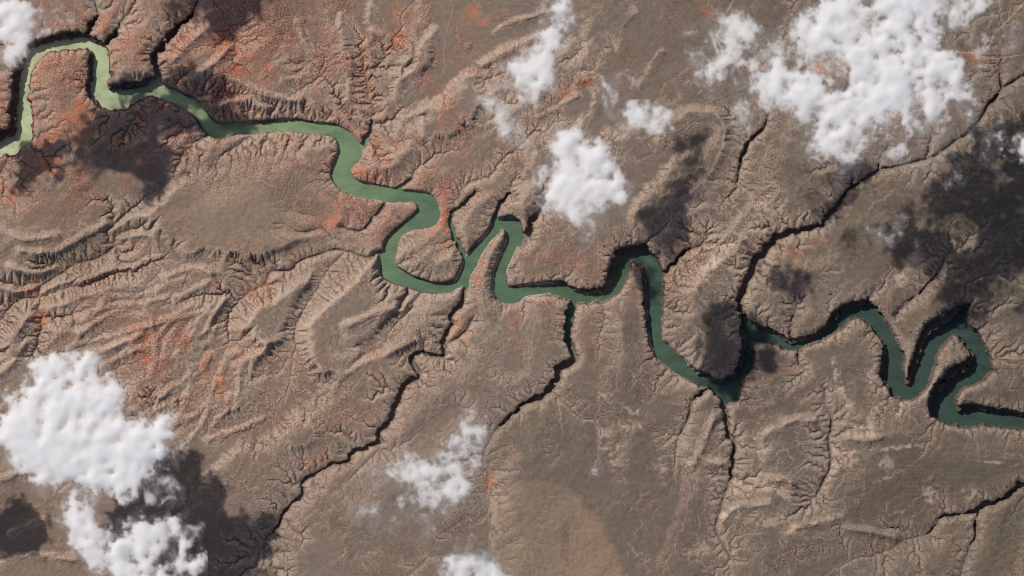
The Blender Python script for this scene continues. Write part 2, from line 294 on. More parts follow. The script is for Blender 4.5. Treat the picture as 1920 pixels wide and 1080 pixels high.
def build_terrain(log=print):
    t0 = time.time()
    gx = X0+G*np.arange(NX,dtype=np.float32); gy = Y0+G*np.arange(NY,dtype=np.float32)
    g2 = 3.0; cx = np.arange(X0,X1+g2,g2,dtype=np.float32); cy = np.arange(Y0,Y1+g2,g2,dtype=np.float32)
    CX,CY = np.meshgrid(cx,cy)
    river = np.concatenate([catmull(NORTH,3),catmull(SOUTH,3)[::-1]])
    sides = [(jag(catmull(p,5),q),w) for q,(p,w) in enumerate(SIDE)]; vals = [(catmull(p,3),w,d) for p,w,d in VAL]
    N = Noise(3); N2 = Noise(8)
    # distance to any drainage, on a coarse grid
    fx = np.arange(X0,X1+12,6,dtype=np.float32); fy = np.arange(Y0,Y1+12,6,dtype=np.float32)
    DD = np.abs(np.minimum(poly_sdf(river,fx,fy,400),400))
    for p,_ in sides: DD = np.minimum(DD, line_dist(p[::2],False,fx,fy,400))
    for p,_,_ in vals: DD = np.minimum(DD, line_dist(p[::3],False,fx,fy,400)+8)
    DD = up2(DD,(int(len(fy)*2),int(len(fx)*2)))[:len(cy),:len(cx)]
    log('dist',time.time()-t0)
    # regional character: ruggedness
    def blob(x,y,rx,ry,X,Y): return np.exp(-((X-x)/rx)**2-((Y-y)/ry)**2)
    rug = lambda X,Y: np.clip(0.25+.06*blob(1550,870,380,230,X,Y)+.12*blob(1650,500,250,180,X,Y)+0.9*blob(230,620,300,170,X,Y)+0.55*blob(350,760,200,120,X,Y)+.5*blob(450,150,300,150,X,Y)+0.6*blob(950,200,350,170,X,Y)+0.45*blob(1350,450,160,140,X,Y)+.22*blob(1500,900,250,120,X,Y)+.25*blob(800,600,250,150,X,Y)-.5*blob(480,400,110,70,X,Y)-.3*blob(1700,900,150,90,X,Y)-.3*blob(1150,980,150,120,X,Y)-.3*blob(860,200,60,60,X,Y)-.25*blob(1250,150,120,90,X,Y),0.1,1.1)
    R = rug(CX,CY)
    # grain of the country runs SW to NE
    U = (CX*0.80-CY*0.60); V = (CX*0.60+CY*0.80)
    wx = N2.fbm(CX,CY,160,2)*30
    grain = N.fbm((U+wx)*0.35,(V+wx),75,3)
    grain2 = N2.fbm((U+wx)*0.4,(V-wx),34,3)
    lin = np.exp(-((CX-230)/330)**2-((CY-680)/260)**2)
    env = .25+.75*sstep(4,62,DD)
    h = 2.2+9*np.minimum((DD/60.0)**1.3,(DD/60.0)**.85)*(0.4+.6*R) + env*(7*R*grain+6*R*grain2+4*R*N2.fbm(U*.6,V,17,2)+3*N.fbm(CX,CY,220,3)+4)+N2.one(CX/5,CY/5)*1.2
    h += env*lin*(.022*(U+500)+9*N.fbm(U*.33,V*1.2+wx*.6,40,2)+5*N2.fbm(U*.4,V*1.3,20,2)+3)
    cs = poly_sdf(river,cx,cy,140)
    cap = np.ones(CX.shape,np.float32)
    for pts,w,a in MESA:
        s = poly_sdf(catmull(pts,4,True),cx,cy,w+12)+N.fbm(CX,CY,22,3)*6
        k = sstep(w*.5,-w*.5,s)
        if pts[0]==(270,395): k = k*sstep(8,130,cs)*sstep(60,170,CY-.25*CX+60)
        top = a+12+6*(DD/60)**.5
        cap *= 1-.85*sstep(-w*.2,-w*.8,s)
        h = h*(1-k*.75)+ (top+0.25*h)*k
    for pts,w,a in RID:
        d = line_dist(catmull(pts,3),False,cx,cy,w*2.5)*(1+.3*N2.fbm(CX,CY,18,2)); h += a*np.exp(-(d/w)**2)
    for pts,w,a in vals:
        d = line_dist(pts,False,cx,cy,w*2.5)*(1+.25*N.fbm(CX,CY,30,2)); h -= a*np.exp(-(d/w)**2*1.0)
    h = np.where(h>2,h,2*np.exp((np.minimum(h,2)-2)/6))
    base = cs<0
    sd = np.full(h.shape,1e3,np.float32)
    for p,_ in sides: sd = np.minimum(sd, line_dist(p,True,cx,cy,12))
    base |= sd<1.0
    h = np.where(base,0,h+1.0).astype(np.float32)
    base[0]=base[-1]=True; base[:,0]=base[:,-1]=True
    hard = np.exp(0.8*N.fbm(CX,CY,60,3)).astype(np.float32)
    log('init',time.time()-t0)
    RR = np.clip(R*cap,.05,1.1)
    h,A = erode(h,base,g2,60,K=0.035,m=0.5,uplift=0.27*RR**1.1,diff=0.02,hard=hard*(.10+.9*RR))
    log('eroded coarse',time.time()-t0,h.max())
    XX,YY = np.meshgrid(gx,gy)
    H = up2(h,(NY,NX)); Rf = up2(R,(NY,NX))
    H += (N.fbm(XX,YY,10,3)*.9+N2.fbm(XX,YY,4.5,2)*.5)*(0.2+Rf)
    SD = poly_sdf(river,gx,gy,40); SS = np.full(H.shape,1e3,np.float32); WET = SS.copy()
    for p,w in sides:
        d = line_dist(p,True,gx,gy,14); SS = np.minimum(SS,d)
        if w: WET = np.minimum(WET,d)
    RF = np.zeros(H.shape,np.float32); wob = 1+.35*N2.fbm(XX,YY,16,3)
    for pts,w,a in RID[12:]:
        d = line_dist(catmull(pts,3),False,gx,gy,w*2)*wob; RF = np.maximum(RF,5.5*np.exp(-(d/(w*.85))**2)*(d<w*1.9))
    RF *= 1+.35*N.fbm(XX,YY,11,2)
    SSM = np.minimum(SS,0)
    for _ in range(3): SSM = np.minimum(SSM,smooth(SSM,4)*1.6)
    bf = (SD<0)|(SS<0.6); bf[0]=bf[-1]=True; bf[:,0]=bf[:,-1]=True
    H = np.where(bf,np.minimum(H,0),H)
    H,A = erode(H,bf,G,18,K=0.06,m=0.5,uplift=.25*up2(RR,(NY,NX))**1.2,diff=0.012,hard=up2(hard*(.10+.9*RR),(NY,NX)),fill_every=5)
    log('eroded fine',time.time()-t0,H.max())
    return dict(gx=gx,gy=gy,XX=XX,YY=YY,H=H,A=A,SD=SD,SS=SS,WET=WET,SSM=SSM,RR=RF,R=Rf,N=N,N2=N2)

def smooth(a, n):
    for _ in range(n):
        p = np.pad(a,1,mode='edge'); a = (p[:-2,1:-1]+p[2:,1:-1]+p[1:-1,:-2]+p[1:-1,2:]+2*a)/6
    return a

def finish(T):
    """cut the canyons into the eroded plateau"""
    XX,YY,H,SD,SS,WET,N,N2 = (T[k] for k in 'XX YY H SD SS WET N N2'.split())
    cx = X0+12*np.arange(int((X1-X0)/12)+2); cy = Y0+12*np.arange(int((Y1-Y0)/12)+2)
    a,b = np.meshgrid(cx,cy); num=den=0
    for x,y,d in DEP:
        w = 1/(((a-x)**2+(b-y)**2)+300)**1.6; num = num+w*d; den = den+w
    D = up2((num/den).astype(np.float32)[:, :],(int(len(cy)*8),int(len(cx)*8)))
    yi = np.clip(((T['gy']-Y0)/12)*(D.shape[0]-1)/(len(cy)-1),0,D.shape[0]-1).astype(int)
    xi = np.clip(((T['gx']-X0)/12)*(D.shape[1]-1)/(len(cx)-1),0,D.shape[1]-1).astype(int)
    D = D[yi][:,xi]
    flute = N.fbm(XX,YY,13,4,.6)*2.8+np.abs(N2.fbm(XX,YY,26,2))*2.8-1.2+N2.fbm(XX,YY,5,2)*1.0
    amp = np.clip(D/17,.25,1.25)
    sy_,sx_ = np.gradient(SD,G); q = np.clip(-(sx_*.68+sy_*.73),0,1); q = smooth(q,6)
    sr = SD+flute*amp
    talus = np.clip(D*0.22,1.5,8)
    ww = 1.2+talus*.4+np.clip(D*(.42+.30*np.exp(-((XX-1775)/75)**2-((YY-640)/110)**2)),0,27)*q
    rib = 1+.6*N2.fbm(XX,YY,7,3)*np.clip(q*1.5,0,1)
    t_ = np.clip((sr+ww)/(ww+1.6),0,1)*1.0
    step = .55*sstep(0,.42,t_*rib)+.45*sstep(.80,.99,t_)          # talus foot, bench, caprock cliff
    step = step+.035*np.sin(step*2*np.pi*5+N.fbm(XX,YY,40,2))*np.minimum(1,4*step*(1-step))
    kr = step*.95+sstep(0.5,5+talus*.4,sr)*.05
    wall = kr
    kw = sstep(-1.6,1.4,WET+flute*.3*amp)
    gul = sstep(40,1200,T['A']*np.exp(.5*N.fbm(XX,YY,12,2)))*(SD>2)*(SS>1)
    Ht = H+.30*np.clip(T['R']*1.4,.25,1)*np.sin(2*np.pi*(H+.5*N.fbm(XX,YY,30,2))/2.6)*1.2-gul*(.22+.72*T['R'])+T['RR']
    T['gul']=gul
    top = Ht*HS+D
    z = -4+(top+4)*np.minimum(wall,kw)
    # dry side canyons: floor below the plateau by a depth that grows with the width
    sdry = SS+flute*1.1*np.clip(amp,0,1)*np.clip(-T['SSM']/5+.35,.3,1)+N2.fbm(XX,YY,14,3)*1.1
    fade = np.clip(D*.85,0,30)
    kd = sstep(-1.2,.6,sdry)
    dp = np.clip(-sdry,0,20); wd = np.clip(-T['SSM'],0,9); depth_in = wd*(1.3+.26*wd)*sstep(-.4,1.2+.22*wd,dp)+.3; depth_in = np.minimum(depth_in,fade)
    zd = z-(1-kd)*depth_in
    z = np.where(SS<6,np.where(wall>.98,zd,np.minimum(z,zd)),z)
    z = np.maximum(z,-4)
    rim_d = np.minimum(np.minimum(XX-X0,T['gx'][-1]-XX),np.minimum(YY-Y0,T['gy'][-1]-YY)); z = 9+(z-9)*sstep(0,30,rim_d)
    T['Z']=z; T['D']=D; T['rim']=kr
    return T

# ================================================================ scene
col = sc.collection
def link(name, me, mat, label=None, cat=None, group=None, kind=None):
    o = bpy.data.objects.new(name, me); col.objects.link(o)
    if mat: me.materials.append(mat)
    for k,v in (('label',label),('category',cat),('group',group),('kind',kind)):
        if v: o[k] = v
    return o
def mesh_from(verts, quads, name, smooth=True):
    me = bpy.data.meshes.new(name); n = len(verts); m = len(quads)
    me.vertices.add(n); me.vertices.foreach_set('co', np.ascontiguousarray(verts,dtype=np.float32).ravel())
    me.loops.add(m*4); me.loops.foreach_set('vertex_index', np.ascontiguousarray(quads,dtype=np.int32).ravel())
    me.polygons.add(m); me.polygons.foreach_set('loop_start', np.arange(0,m*4,4,dtype=np.int32))
    me.polygons.foreach_set('loop_total', np.full(m,4,dtype=np.int32))
    me.polygons.foreach_set('use_smooth', np.full(m,smooth,dtype=bool))
    me.update(calc_edges=True); return me
def color_attr(me, name, rgb):
    a = me.color_attributes.new(name,'FLOAT_COLOR','POINT'); c = np.ones((len(rgb),4),np.float32); c[:,:3] = rgb
    a.data.foreach_set('color', c.ravel())
def float_attr(me, name, v):
    a = me.attributes.new(name,'FLOAT','POINT'); a.data.foreach_set('value', np.ascontiguousarray(v,dtype=np.float32))

class NT:
    def __init__(s, name):
        s.m = bpy.data.materials.new(name); s.m.use_nodes = True; s.t = s.m.node_tree; s.t.nodes.clear(); s.out = s.n('ShaderNodeOutputMaterial')
    def n(s, kind, **kw):
        x = s.t.nodes.new(kind)
        for k,v in kw.items(): setattr(x,k,v)
        return x
    def l(s, a, b): s.t.links.new(a,b)
    def math(s, op, a, b=None, clamp=False):
        x = s.n('ShaderNodeMath', operation=op, use_clamp=clamp)
        for i,v in enumerate((a,b)):
            if v is None: continue
            if isinstance(v,(int,float)): x.inputs[i].default_value = v
            else: s.l(v,x.inputs[i])
        return x.outputs[0]
    def noise(s, scale, detail=4, rough=.5, vec=None):
        x = s.n('ShaderNodeTexNoise'); x.inputs['Scale'].default_value = scale; x.inputs['Detail'].default_value = detail; x.inputs['Roughness'].default_value = rough
        if vec is not None: s.l(vec,x.inputs['Vector'])
        return x.outputs['Fac']
    def ramp(s, f, lo, hi, a, b):
        x = s.n('ShaderNodeMapRange'); x.inputs[1].default_value=lo; x.inputs[2].default_value=hi; x.inputs[3].default_value=a; x.inputs[4].default_value=b
        s.l(f,x.inputs[0]); return x.outputs[0]

# ---------------------------------------------------------------- desert surface
def ground_material():
    k = NT('desert_ground'); at = k.n('ShaderNodeAttribute', attribute_name='earth'); ge = k.n('ShaderNodeNewGeometry'); P = ge.outputs['Position']
    sp = k.n('ShaderNodeAttribute', attribute_name='scrub')
    f1 = k.noise(0.42,3,.7,P); f2 = k.noise(0.10,5,.65,P)
    g1 = k.math('MULTIPLY', k.ramp(f1,.3,.7,-.62,.55), k.math('ADD',k.math('MULTIPLY',sp.outputs['Fac'],1.1),.10))
    g2 = k.ramp(f2,.3,.7,-.13,.13)
    v = k.math('ADD', k.math('ADD',g1,g2), 1.0)
    mx = k.n('ShaderNodeVectorMath', operation='SCALE'); k.l(at.outputs['Color'],mx.inputs[0]); k.l(v,mx.inputs['Scale'])
    b = k.n('ShaderNodeBsdfPrincipled'); k.l(mx.outputs[0],b.inputs['Base Color']); b.inputs['Roughness'].default_value = .95; b.inputs['Specular IOR Level'].default_value = .1
    bu = k.n('ShaderNodeBump'); bu.inputs['Strength'].default_value = .8; bu.inputs['Distance'].default_value = 2.2
    hh = k.math('ADD', k.math('MULTIPLY',k.noise(.33,4,.7,P),k.math('ADD',k.math('MULTIPLY',sp.outputs['Fac'],1.5),.15)), k.math('MULTIPLY',k.noise(.10,3,.5,P),.9))
    k.l(hh,bu.inputs['Height']); k.l(bu.outputs[0],b.inputs['Normal'])
    k.l(b.outputs[0],k.out.inputs['Surface']); return k.m
MG = ground_material()

T = build_terrain(lambda *a: None); finish(T)
XX,YY,Z,H,A,SD,SS,D,N,N2 = (T[k] for k in 'XX YY Z H A SD SS D N N2'.split())
def gb(x,y,rx,ry=None,rot=0):
    ry = ry or rx; c,s = math.cos(math.radians(rot)),math.sin(math.radians(rot))
    u = (XX-x)*c+(YY-y)*s; v = -(XX-x)*s+(YY-y)*c
    return np.exp(-(u/rx)**2-(v/ry)**2)
def mixc(c, col_, f): return c*(1-f[...,None])+np.array(col_,np.float32)*f[...,None]
FAN_A = [(940,915),(1000,906),(1035,905),(1060,915),(1085,935),(1081,950),(1062,975),(1056,1010),(1058,1090),(905,1090),(925,1000)]
FAN_B = [(1085,936),(1110,960),(1128,990),(1140,1020),(1160,1060),(1172,1100),(1062,1100),(1060,1010),(1066,975)]
def earth():
    """albedo of the rock and soil: what it is made of, by place, by bed and by steepness (bare rock on slopes), plus shade darkened into the canyon walls"""
    gz,gx = np.gradient((H+T['RR'])*HS*1.25,G); slope = np.sqrt(gz*gz+gx*gx)
    n1 = N.fbm(XX,YY,120,4); n2 = N2.fbm(XX,YY,38,4); n3 = N.fbm(XX+900,YY,14,3); n4 = N2.fbm(XX,YY+400,6,3)
    U = (XX*0.80-YY*0.60)*.3; V = (XX*0.60+YY*0.80); streak = N2.fbm(U,V,26,3)
    c = np.zeros(XX.shape+(3,),np.float32)+np.array((.165,.130,.102),np.float32)
    west = np.clip(1-(XX+.35*YY)/1500,0,1)
    c = mixc(c,(.135,.113,.088),sstep(.2,1.2,n1+.4*n2)*.8)
    c = mixc(c,(.205,.145,.108),np.clip(west*.75+.2*n1,0,.8))
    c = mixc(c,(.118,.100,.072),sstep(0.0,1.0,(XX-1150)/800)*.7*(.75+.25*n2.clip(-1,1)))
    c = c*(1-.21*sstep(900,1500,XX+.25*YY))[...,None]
    # bare slopes: pink and buff sandstone
    rug = T['R']
    sl = sstep(.10,.45,slope+.06*n2)*(.35+.65*np.clip(rug*1.6,0,1))
    c = mixc(c,(.345,.258,.195),sl*(.85-.4*sstep(1000,1900,XX)))
    # a bed of red shale half way up the steps and in the flats at their feet
    bed = np.exp(-(((H+2.2*n2-11)/2.4)**2))*(.35+.65*sstep(.03,.2,slope))
    foot = sstep(7,1,H+1.5*n2)*sstep(-.2,.7,n1+.6*n3)
    redw = np.clip(.14+.9*gb(300,120,330,150)+.9*gb(450,90,260,130)+.75*gb(720,290,190,120)+.8*gb(120,260,160,130)+.55*gb(330,660,240,170)+.6*gb(620,420,120,60)+.4*gb(1170,500,160,90)+.5*gb(690,780,90,80)+.35*gb(960,120,220,100)+.3*gb(1480,480,70,60)-.6*gb(480,410,120,60),0,1)
    c = mixc(c,(.31,.168,.118),np.clip((bed*.7+foot*.5+sstep(.1,1.0,n2+.5*n4+.4*n3)*.6+.10)*redw*1.1,0,.78))
    # crests are mixed paler and hollows darker by curvature; thin caprock ledges show as pale lines
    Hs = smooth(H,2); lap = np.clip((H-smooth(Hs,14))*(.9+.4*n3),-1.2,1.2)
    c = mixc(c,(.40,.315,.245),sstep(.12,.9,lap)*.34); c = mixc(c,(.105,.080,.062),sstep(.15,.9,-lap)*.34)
    ph = (H+.9*n2+.35*n3)/3.4; led = sstep(.93,.995,np.cos(2*np.pi*ph))*sstep(-.1,.5,n1+.5*n2)*sstep(.012,.04,slope)
    c = mixc(c,(.42,.34,.27),led*.38)
    c *= (1+.13*np.sin(2*np.pi*(H+.6*n2)/2.1)*sstep(.05,.25,slope)+.07*streak)[...,None]
    for x,y,rx,ry,rot,a in RED:
        if x>980 and y>300: a *= .45
        c = mixc(c,(.385,.140,.075),np.clip(gb(x,y,rx*1.25,ry*1.25,rot)*(.75+1.3*n3+.9*n4),0,1)*a*.85)
    for x,y,rx,ry,rot,a in TAN: c = mixc(c,(.33,.225,.15),np.clip(sstep(.22,.6,gb(x,y,rx,ry,rot)*(1+.35*streak+.3*n4)+.16*n2),0,1)*a)
    for x,y,rx,ry,rot in PALE: c = mixc(c,(.47,.345,.265),sstep(.15,1.15,gb(x,y,rx*1.6,ry*1.6,rot)*(1+1.0*n3+1.3*n4))*.5)
    c = c*(1+np.clip(redw,0,1)[...,None]*np.array((.14,-.05,-.09),np.float32)*sstep(-.7,.5,n2+.5*n1)[...,None])*1.02
    for P_,cc_,a_ in ((FAN_A,(.235,.172,.120),.75),(FAN_B,(.275,.183,.122),.8)):
        s_ = poly_sdf(catmull(P_,3,True),T['gx'],T['gy'],30)+3*n3+2*n4; c = mixc(c,cc_,sstep(9,-9,s_+7*n2)*a_*(.8+.2*streak).clip(0,1))
    for x,y,rx,ry,rot,a in DARKP: c = mixc(c,(.105,.090,.062),np.clip(gb(x,y,rx,ry,rot)*(1+.5*n2),0,1)*a)
    # pale sand along the dry washes
    w = sstep(900,9000,A*np.exp(.6*n3))*(SD>4)*(SS>3)
    c = mixc(c,(.36,.28,.22),w*.3)
    # canyon walls and pale stripe at the waterline of the reservoir
    wall = 1-T['rim']; c = mixc(c,(.100,.072,.060),sstep(.04,.4,wall)*(.8+.3*n4).clip(0,1))  # wall colour darkened to deepen the shade in the canyon
    ring = sstep(7.0,4.5,Z)*(SD<6)*sstep(-.5,.5,n2)*np.clip(1.15-abs(XX-900)/900,0,1); c = mixc(c,(.50,.43,.35),ring*.75)
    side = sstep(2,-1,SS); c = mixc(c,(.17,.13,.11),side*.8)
    scrub = np.clip(.18+.55*sl+.45*redw*sstep(-.4,.5,n1)+.35*sstep(.2,.9,n2)-.25*sstep(.5,0,rug*1.5),0.05,1)
    return c,scrub*(.35+.9*sstep(-.7,.9,n2+.6*n1))
PALE = [(1507,792,16,5,-25),(1432,810,13,5,-35),(1430,840,9,7,0),(1432,865,10,6,0),(1390,915,14,9,-15),(1428,910,16,8,10),(1475,925,14,8,30),(1355,978,9,13,35),(1378,960,10,7,0),(1440,977,20,7,-20),(1497,990,20,6,-20),(1550,975,18,5,-22),(1585,860,16,12,0),(1562,868,6,16,5),(1566,695,5,14,-10),(1575,732,6,14,-15),(1590,765,5,10,0),(1635,705,6,12,10),(1660,868,10,9,0),(1610,800,20,4,10),(1620,815,22,4,0),(1340,865,12,11,0),(1290,860,10,7,0),(1235,872,12,9,0),(1690,838,34,3,-6),(1310,1035,16,9,-35),(1690,770,14,9,-30),(1640,780,9,16,20),(1745,925,12,12,0),(1820,925,10,8,0),(1130,745,14,6,10),(1180,770,14,5,0),(1185,800,12,7,0),(1150,850,8,22,-10),(1135,820,9,18,0),(930,960,8,60,2),(945,930,10,14,0),(400,872,9,5,-30),(375,862,5,2,0),(1345,480,9,34,35),(1385,440,9,30,40),(1320,515,8,22,35),(1420,395,10,16,30),(1450,400,16,8,30),(1690,520,9,16,10),(1720,480,14,6,-30),(1015,560,20,3,5),(1670,890,22,3,-25),(1850,865,20,2,5)]
RED = [(415,68,20,16,0,.9),(450,130,25,10,0,.8),(505,135,15,8,0,.7),(420,100,60,30,0,.3),(890,15,18,10,-30,.8),(895,40,15,8,0,.6),(750,25,14,20,20,.6),(745,75,12,14,0,.7),(685,335,45,14,20,.7),(660,345,10,10,0,.5),(833,395,7,40,0,.9),(820,430,20,6,-40,.7),(145,215,14,20,20,.9),(120,250,24,14,0,.8),(95,310,26,14,0,.7),(20,365,30,16,0,.6),(60,200,8,60,5,.5),(268,640,12,26,0,.8),(275,680,10,20,0,.7),(80,590,10,30,0,.8),(60,540,22,7,-30,.7),(440,660,14,30,20,.5),(420,720,10,16,0,.9),(385,690,10,16,20,.6),(350,640,10,12,0,.6),(430,630,12,8,0,.6),(625,418,16,8,-20,.9),(520,530,24,8,-20,.6),(475,550,20,10,0,.6),(400,530,16,8,0,.6),(700,690,12,16,30,.7),(1070,172,14,6,-40,1),(1095,155,16,5,-20,.9),(1050,185,8,6,-40,.8),(895,500,7,30,8,.7),(890,470,10,20,20,.6),(1075,490,20,10,0,.5),(1025,480,16,8,0,.6),(860,610,12,16,0,.5),(870,640,8,16,0,.5),(1420,125,12,9,0,.9),(1575,128,22,10,0,.7),(1535,130,8,8,0,.8),(1635,35,14,12,0,.7),(1325,22,12,8,0,.6),(1675,212,8,6,0,.9),(1425,190,9,10,0,.5),(1830,110,26,14,0,.5),(1495,475,9,22,20,.7),(1515,460,20,6,-20,.5),(1480,690,14,10,0,.7),(1400,780,14,5,-20,.5),(920,905,7,16,0,.9),(1090,1040,16,9,0,.7),(1090,990,20,9,0,.4),(605,870,22,14,0,.5),(1500,990,30,6,-15,.35),(720,590,24,10,-20,.3),(1110,640,20,30,0,.45),(965,600,10,26,0,.45),(470,460,30,6,10,.3),(560,480,20,6,0,.3),(230,460,20,8,0,.6),(250,225,10,10,0,.3),(170,235,20,25,0,.6)]
TAN = [(440,420,120,70,10,.30),(1890,1050,40,60,20,.2)]
DARKP = [(1890,1000,30,90,15,.75),(1850,1070,40,30,0,.5),(770,940,110,70,-20,.35),(1020,820,90,60,0,.3),(1560,960,60,25,0,.15),(540,20,50,60,0,.3),(150,480,80,40,-20,.25),(900,850,60,30,0,.25),(1480,610,70,40,0,.2),(1600,420,120,80,0,.2),(730,50,10,20,0,.3)]
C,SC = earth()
def wx(x): return x-960.0
def wy(y): return 540.0-y
V = np.stack([wx(XX),wy(YY),Z],-1).reshape(-1,3)
i = np.arange(NX*NY).reshape(NY,NX)
Q = np.stack([i[:-1,:-1],i[1:,:-1],i[1:,1:],i[:-1,1:]],-1).reshape(-1,4)
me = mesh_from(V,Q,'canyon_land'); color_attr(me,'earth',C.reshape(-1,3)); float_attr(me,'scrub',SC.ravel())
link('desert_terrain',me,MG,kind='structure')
# the country beyond, to the horizon, a step lower than the edge of the detailed land
a = [wx(X0),wx(float(T['gx'][-1])),wy(float(T['gy'][-1])),wy(Y0)]; b = [-45000,45000,-45000,45000]
ring = [(a[0],a[2]),(a[1],a[2]),(a[1],a[3]),(a[0],a[3]),(b[0],b[2]),(b[1],b[2]),(b[1],b[3]),(b[0],b[3])]
me = mesh_from(np.array([(x,y,9.0) for x,y in ring]),[(4,5,1,0),(5,6,2,1),(6,7,3,2),(7,4,0,3)],'far_land',False)
color_attr(me,'earth',np.tile((.2,.155,.125),(8,1))); float_attr(me,'scrub',np.full(8,.3)); link('far_plain',me,MG,kind='structure')

# ---------------------------------------------------------------- water
k = NT('silty_river_water'); ge = k.n('ShaderNodeNewGeometry'); P = ge.outputs['Position']; sx = k.n('ShaderNodeSeparateXYZ'); k.l(P,sx.inputs[0])
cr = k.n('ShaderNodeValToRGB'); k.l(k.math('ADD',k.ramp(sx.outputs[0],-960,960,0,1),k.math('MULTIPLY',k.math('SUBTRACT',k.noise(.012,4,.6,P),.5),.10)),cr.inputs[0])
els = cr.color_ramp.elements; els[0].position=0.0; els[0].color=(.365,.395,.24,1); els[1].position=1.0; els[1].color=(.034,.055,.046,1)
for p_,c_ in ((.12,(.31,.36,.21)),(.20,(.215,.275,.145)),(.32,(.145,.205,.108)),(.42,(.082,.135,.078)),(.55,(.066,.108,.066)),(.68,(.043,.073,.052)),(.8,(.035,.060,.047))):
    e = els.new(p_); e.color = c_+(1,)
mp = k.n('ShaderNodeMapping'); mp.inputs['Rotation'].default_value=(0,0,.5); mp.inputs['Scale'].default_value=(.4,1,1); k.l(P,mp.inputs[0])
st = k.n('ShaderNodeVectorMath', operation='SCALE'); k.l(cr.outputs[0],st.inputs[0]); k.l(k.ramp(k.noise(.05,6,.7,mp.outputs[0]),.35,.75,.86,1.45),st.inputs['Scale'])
b = k.n('ShaderNodeBsdfPrincipled'); k.l(st.outputs[0],b.inputs['Base Color']); b.inputs['Roughness'].default_value=.32; b.inputs['IOR'].default_value=1.33
bu = k.n('ShaderNodeBump'); bu.inputs['Strength'].default_value=.12; bu.inputs['Distance'].default_value=.3; k.l(k.noise(.35,4,.6,P),bu.inputs['Height']); k.l(bu.outputs[0],b.inputs['Normal'])
k.l(b.outputs[0],k.out.inputs['Surface']); MW = k.m
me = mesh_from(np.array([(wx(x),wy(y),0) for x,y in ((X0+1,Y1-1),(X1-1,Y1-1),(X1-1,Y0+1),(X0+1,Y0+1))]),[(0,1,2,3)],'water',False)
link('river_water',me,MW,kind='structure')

# ---------------------------------------------------------------- dirt roads and dry washes: ribbons laid on the land
def zat(x,y):
    u = (x-X0)/G; v = (y-Y0)/G; i0=int(u); j0=int(v); f=u-i0; g=v-j0
    return float((Z[j0,i0]*(1-f)+Z[j0,i0+1]*f)*(1-g)+(Z[j0+1,i0]*(1-f)+Z[j0+1,i0+1]*f)*g)
def plain(name, c, rough=.95):
    k = NT(name); ge = k.n('ShaderNodeNewGeometry'); v = k.ramp(k.noise(.5,4,.6,ge.outputs['Position']),.3,.7,.75,1.15)
    rgb = k.n('ShaderNodeRGB'); rgb.outputs[0].default_value = c+(1,); mx = k.n('ShaderNodeVectorMath', operation='SCALE'); k.l(rgb.outputs[0],mx.inputs[0]); k.l(v,mx.inputs['Scale'])
    b = k.n('ShaderNodeBsdfPrincipled'); k.l(mx.outputs[0],b.inputs['Base Color']); b.inputs['Roughness'].default_value=rough; k.l(b.outputs[0],k.out.inputs['Surface']); return k.m
MR = plain('pale_road_dirt',(.34,.235,.16)); MS = plain('pale_wash_sand',(.27,.21,.165)); 
def ribbon(name, pts, w, mat):
    P = catmull(pts,10); vs=[]; n=len(P)
    for q in range(n):
        d = P[min(q+1,n-1)]-P[max(q-1,0)]; d /= np.hypot(*d)+1e-9; ww = w*(.8+.4*float(N.one(np.array(P[q][0]/4),np.array(P[q][1]/4))))
        for s in (-1,-.33,.33,1):
            x,y = P[q][0]-d[1]*s*ww/2, P[q][1]+d[0]*s*ww/2
            vs.append((wx(x),wy(y),zat(min(max(x,X0+2),X1-4),min(max(y,Y0+2),Y1-4))+.35))
    qs = [(4*q+s+1,4*q+s,4*q+s+4,4*q+s+5) for q in range(n-1) for s in range(3)]
    return link(name, mesh_from(np.array(vs),qs,name), mat, kind='structure')
ribbon('dirt_road',[(1384,-30),(1375,0),(1367,15),(1360,30),(1352,48),(1345,75),(1360,100),(1385,113),(1398,123),(1415,129),(1430,128)],3.0,MR)
ribbon('dirt_road',[(1950,-20),(1920,5),(1905,22),(1890,38),(1872,56),(1862,68),(1856,82),(1840,98),(1820,99),(1780,98)],3.2,MR)
ribbon('dirt_track',[(1965,102),(1920,103),(1880,108),(1858,110),(1835,103)],1.5,MR)
ribbon('dirt_track',[(1898,8),(1893,22),(1891,36)],1.6,MR)
ribbon('dry_wash',[(848,-30),(847,0),(848,20),(840,50),(834,83),(832,100),(834,130),(822,145),(800,158),(775,172),(769,182),(755,200),(735,215),(715,230),(703,232),(695,218)],1.9,MS)
ribbon('dry_wash',[(738,-20),(739,0),(739,30),(752,42),(768,42),(785,25)],1.3,MS)
ribbon('dry_wash',[(155,0),(175,5),(182,14),(186,24)],1.6,MS)
ribbon('dry_wash',[(225,-10),(232,5),(236,18),(232,30)],1.8,MS)

